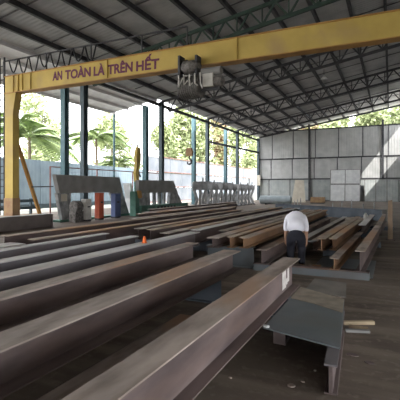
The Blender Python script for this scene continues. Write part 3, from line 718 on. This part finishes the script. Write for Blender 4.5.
# ------------------------------------------------------------------ person
def skin(name, verts, edges, rad, m, parent=None, sub=2, root_i=0):
    me = bpy.data.meshes.new(name); me.from_pydata([Vector(v) for v in verts], edges, [])
    o = bpy.data.objects.new(name, me); C.objects.link(o)
    md = o.modifiers.new('skin', 'SKIN'); md.use_smooth_shade = True
    if not me.skin_vertices:
        bpy.context.view_layer.objects.active = o
    sv = me.skin_vertices[0].data
    for i, r in enumerate(rad):
        sv[i].radius = r if isinstance(r, tuple) else (r, r)
        sv[i].use_root = (i == root_i)
    s = o.modifiers.new('sub', 'SUBSURF'); s.levels = sub; s.render_levels = sub
    dg = bpy.context.evaluated_depsgraph_get(); me2 = bpy.data.meshes.new_from_object(o.evaluated_get(dg))
    bpy.data.objects.remove(o)
    o2 = bpy.data.objects.new(name, me2); C.objects.link(o2); me2.materials.clear(); me2.materials.append(M[m])
    for p in me2.polygons: p.use_smooth = True
    if parent: o2.parent = parent
    return o2
P = thing('person', 'person in white shirt and black trousers bending forward, seen from behind', 'person', (-1.74,8.22,0), R(12))
# body: pelvis 0
V = [(0,.00,.80),(0,.10,.91),(0,.24,1.0),(0,.38,1.045),(0,.50,1.04),(0,.58,1.07)]
E = [(0,1),(1,2),(2,3),(3,4),(4,5)]
Rr = [(.09,.08),(.09,.07),(.12,.08),(.12,.08),(.055,.055),(.05,.05)]
for s in (-1,1):
    i = len(V)
    V += [(s*.09,.02,.72),(s*.11,.16,.45),(s*.115,.0,.10),(s*.12,.04,.04),(s*.13,.17,.03)]
    E += [(0,i),(i,i+1),(i+1,i+2),(i+2,i+3),(i+3,i+4)]; Rr += [.07,.06,.042,.04,.03]
    i = len(V)
    V += [(s*.165,.38,1.03),(s*.21,.38,.78),(s*.215,.40,.57),(s*.21,.43,.52)]
    E += [(3,i),(i,i+1),(i+1,i+2),(i+2,i+3)]; Rr += [.06,.042,.032,.033]
body = skin('body', V, E, Rr, 'skin', P)
# head
hd = thing('tmp','x','y'); bpy.data.objects.remove(hd)
bm = B(); bmesh.ops.create_uvsphere(bm, u_segments=24, v_segments=16, radius=1)
hm = Matrix.Translation((0,.67,1.085)) @ Matrix.Rotation(R(-62),4,'X')
for v in bm.verts:
    c = v.co
    x, y, z = c.x*.078, c.y*.098, c.z*.118
    if z < 0: x *= 1 + z*2.2; y *= 1 + z*.8
    if y > .06: y = .06 + (y-.06)*.6
    v.co = hm @ Vector((x,y,z))
# nose, ears, chin details on the same mesh
n0 = [Vector(p) for p in ((-.015,.08,-.02),(.015,.08,-.02),(0,.115,-.03),(0,.082,.025))]
vs = [bm.verts.new(hm @ p) for p in n0]
for f in ((0,1,2),(1,3,2),(3,0,2),(0,3,1)): bm.faces.new([vs[i] for i in f])
head = obj('head', bm, 'skin', P, smooth=True)
for s in (-1,1):
    bm = B(); bmesh.ops.create_uvsphere(bm, u_segments=10, v_segments=8, radius=1)
    for v in bm.verts: v.co = hm @ Vector((s*.078+v.co.x*.012, -.005+v.co.y*.022, v.co.z*.032))
    obj('ear', bm, 'skin', P, smooth=True)
    bm = B(); bmesh.ops.create_uvsphere(bm, u_segments=10, v_segments=8, radius=1)
    for v in bm.verts: v.co = hm @ Vector((s*.03+v.co.x*.012, .079+v.co.y*.008, .015+v.co.z*.008))
    obj('eye', bm, 'hair', P, smooth=True)
bm = B(); box(bm, -.022,.022,.082,.088,-.062,-.052, hm); obj('mouth', bm, mat('lips',(.30,.12,.10)), P)
bm = B(); bmesh.ops.create_uvsphere(bm, u_segments=24, v_segments=16, radius=1)
bmesh.ops.delete(bm, geom=[v for v in bm.verts if v.co.z < .25 - .0 and v.co.y > .1 or v.co.z < -.45], context='VERTS')
for v in bm.verts:
    c = v.co; v.co = hm @ Vector((c.x*.087, c.y*.106-.004, c.z*.128+.003))
hr = obj('hair', bm, 'hair', P, smooth=True); sm = hr.modifiers.new('thick','SOLIDIFY'); sm.thickness = .008
# hands: palm and five fingers
for s in (-1,1):
    Vh = [(s*.212,.435,.54),(s*.21,.45,.485),(s*.208,.46,.45)]
    Eh = [(0,1),(1,2)]; Rh = [(.024,.018),(.036,.017),(.038,.015)]
    for k, (dy, ln) in enumerate(((-.032,.055),(-.011,.07),(.011,.075),(.032,.065))):
        i = len(Vh)
        Vh += [(s*.208,.455+dy,.445),(s*.200,.46+dy*1.1,.445-ln*.5),(s*.182,.46+dy*1.1,.445-ln*.95)]
        Eh += [(2,i),(i,i+1),(i+1,i+2)]; Rh += [.010,.0085,.007]
    i = len(Vh); Vh += [(s*.200,.495,.48),(s*.190,.515,.445)]; Eh += [(1,i),(i,i+1)]; Rh += [.011,.009]
    skin('hand', Vh, Eh, Rh, 'skin', P)
# shirt
V = [(0,-.03,.76),(0,.05,.88),(0,.24,1.01),(0,.38,1.05),(0,.46,1.05)]
E = [(0,1),(1,2),(2,3),(3,4)]; Rr = [(.20,.165),(.195,.15),(.18,.13),(.155,.11),(.08,.07)]
for s in (-1,1):
    i = len(V); V += [(s*.17,.375,1.03),(s*.205,.375,.90),(s*.212,.38,.72)]; E += [(3,i),(i,i+1),(i+1,i+2)]; Rr += [.075,.062,.056]
skin('shirt', V, E, Rr, 'shirt', P, root_i=2)
# trousers
V = [(0,.0,.76),(0,.05,.86)]; E = [(0,1)]; Rr = [(.185,.145),(.17,.13)]
for s in (-1,1):
    i = len(V); V += [(s*.095,.01,.66),(s*.108,.14,.46),(s*.115,.0,.09)]; E += [(0,i),(i,i+1),(i+1,i+2)]; Rr += [.12,.09,.068]
skin('trousers', V, E, Rr, 'trouser', P)
for s in (-1,1):
    bm = B(); prism(bm, [(s*.12-.05,-.08),(s*.12+.05,-.08),(s*.125+.055,.12),(s*.135+.03,.22),(s*.135-.03,.22),(s*.125-.055,.12)], 'z', 0, .075); obj('shoe', bm, 'black', P, bevel=.02)

# ------------------------------------------------------------------ light
w = bpy.data.worlds.new('world'); S.world = w; w.use_nodes = True
nt = w.node_tree; bg = nt.nodes['Background']
bg.inputs['Color'].default_value = (.96,.98,1.0,1); bg.inputs['Strength'].default_value = 3.0
sl = bpy.data.lights.new('sun','SUN'); so = bpy.data.objects.new('sun', sl); C.objects.link(so)
sl.energy = 3.2; sl.angle = R(.5); sl.color = (1,.97,.92)
d = Vector((-1.0, 1.1, -1.3)).normalized()
so.rotation_euler = d.to_track_quat('-Z','Y').to_euler(); so.location = (20,-20,30)
S.view_settings.view_transform = 'Standard'; S.view_settings.look = 'None'; S.view_settings.gamma = 1
S.view_settings.exposure = 1.22
S.cycles.max_bounces = 8; S.cycles.diffuse_bounces = 5
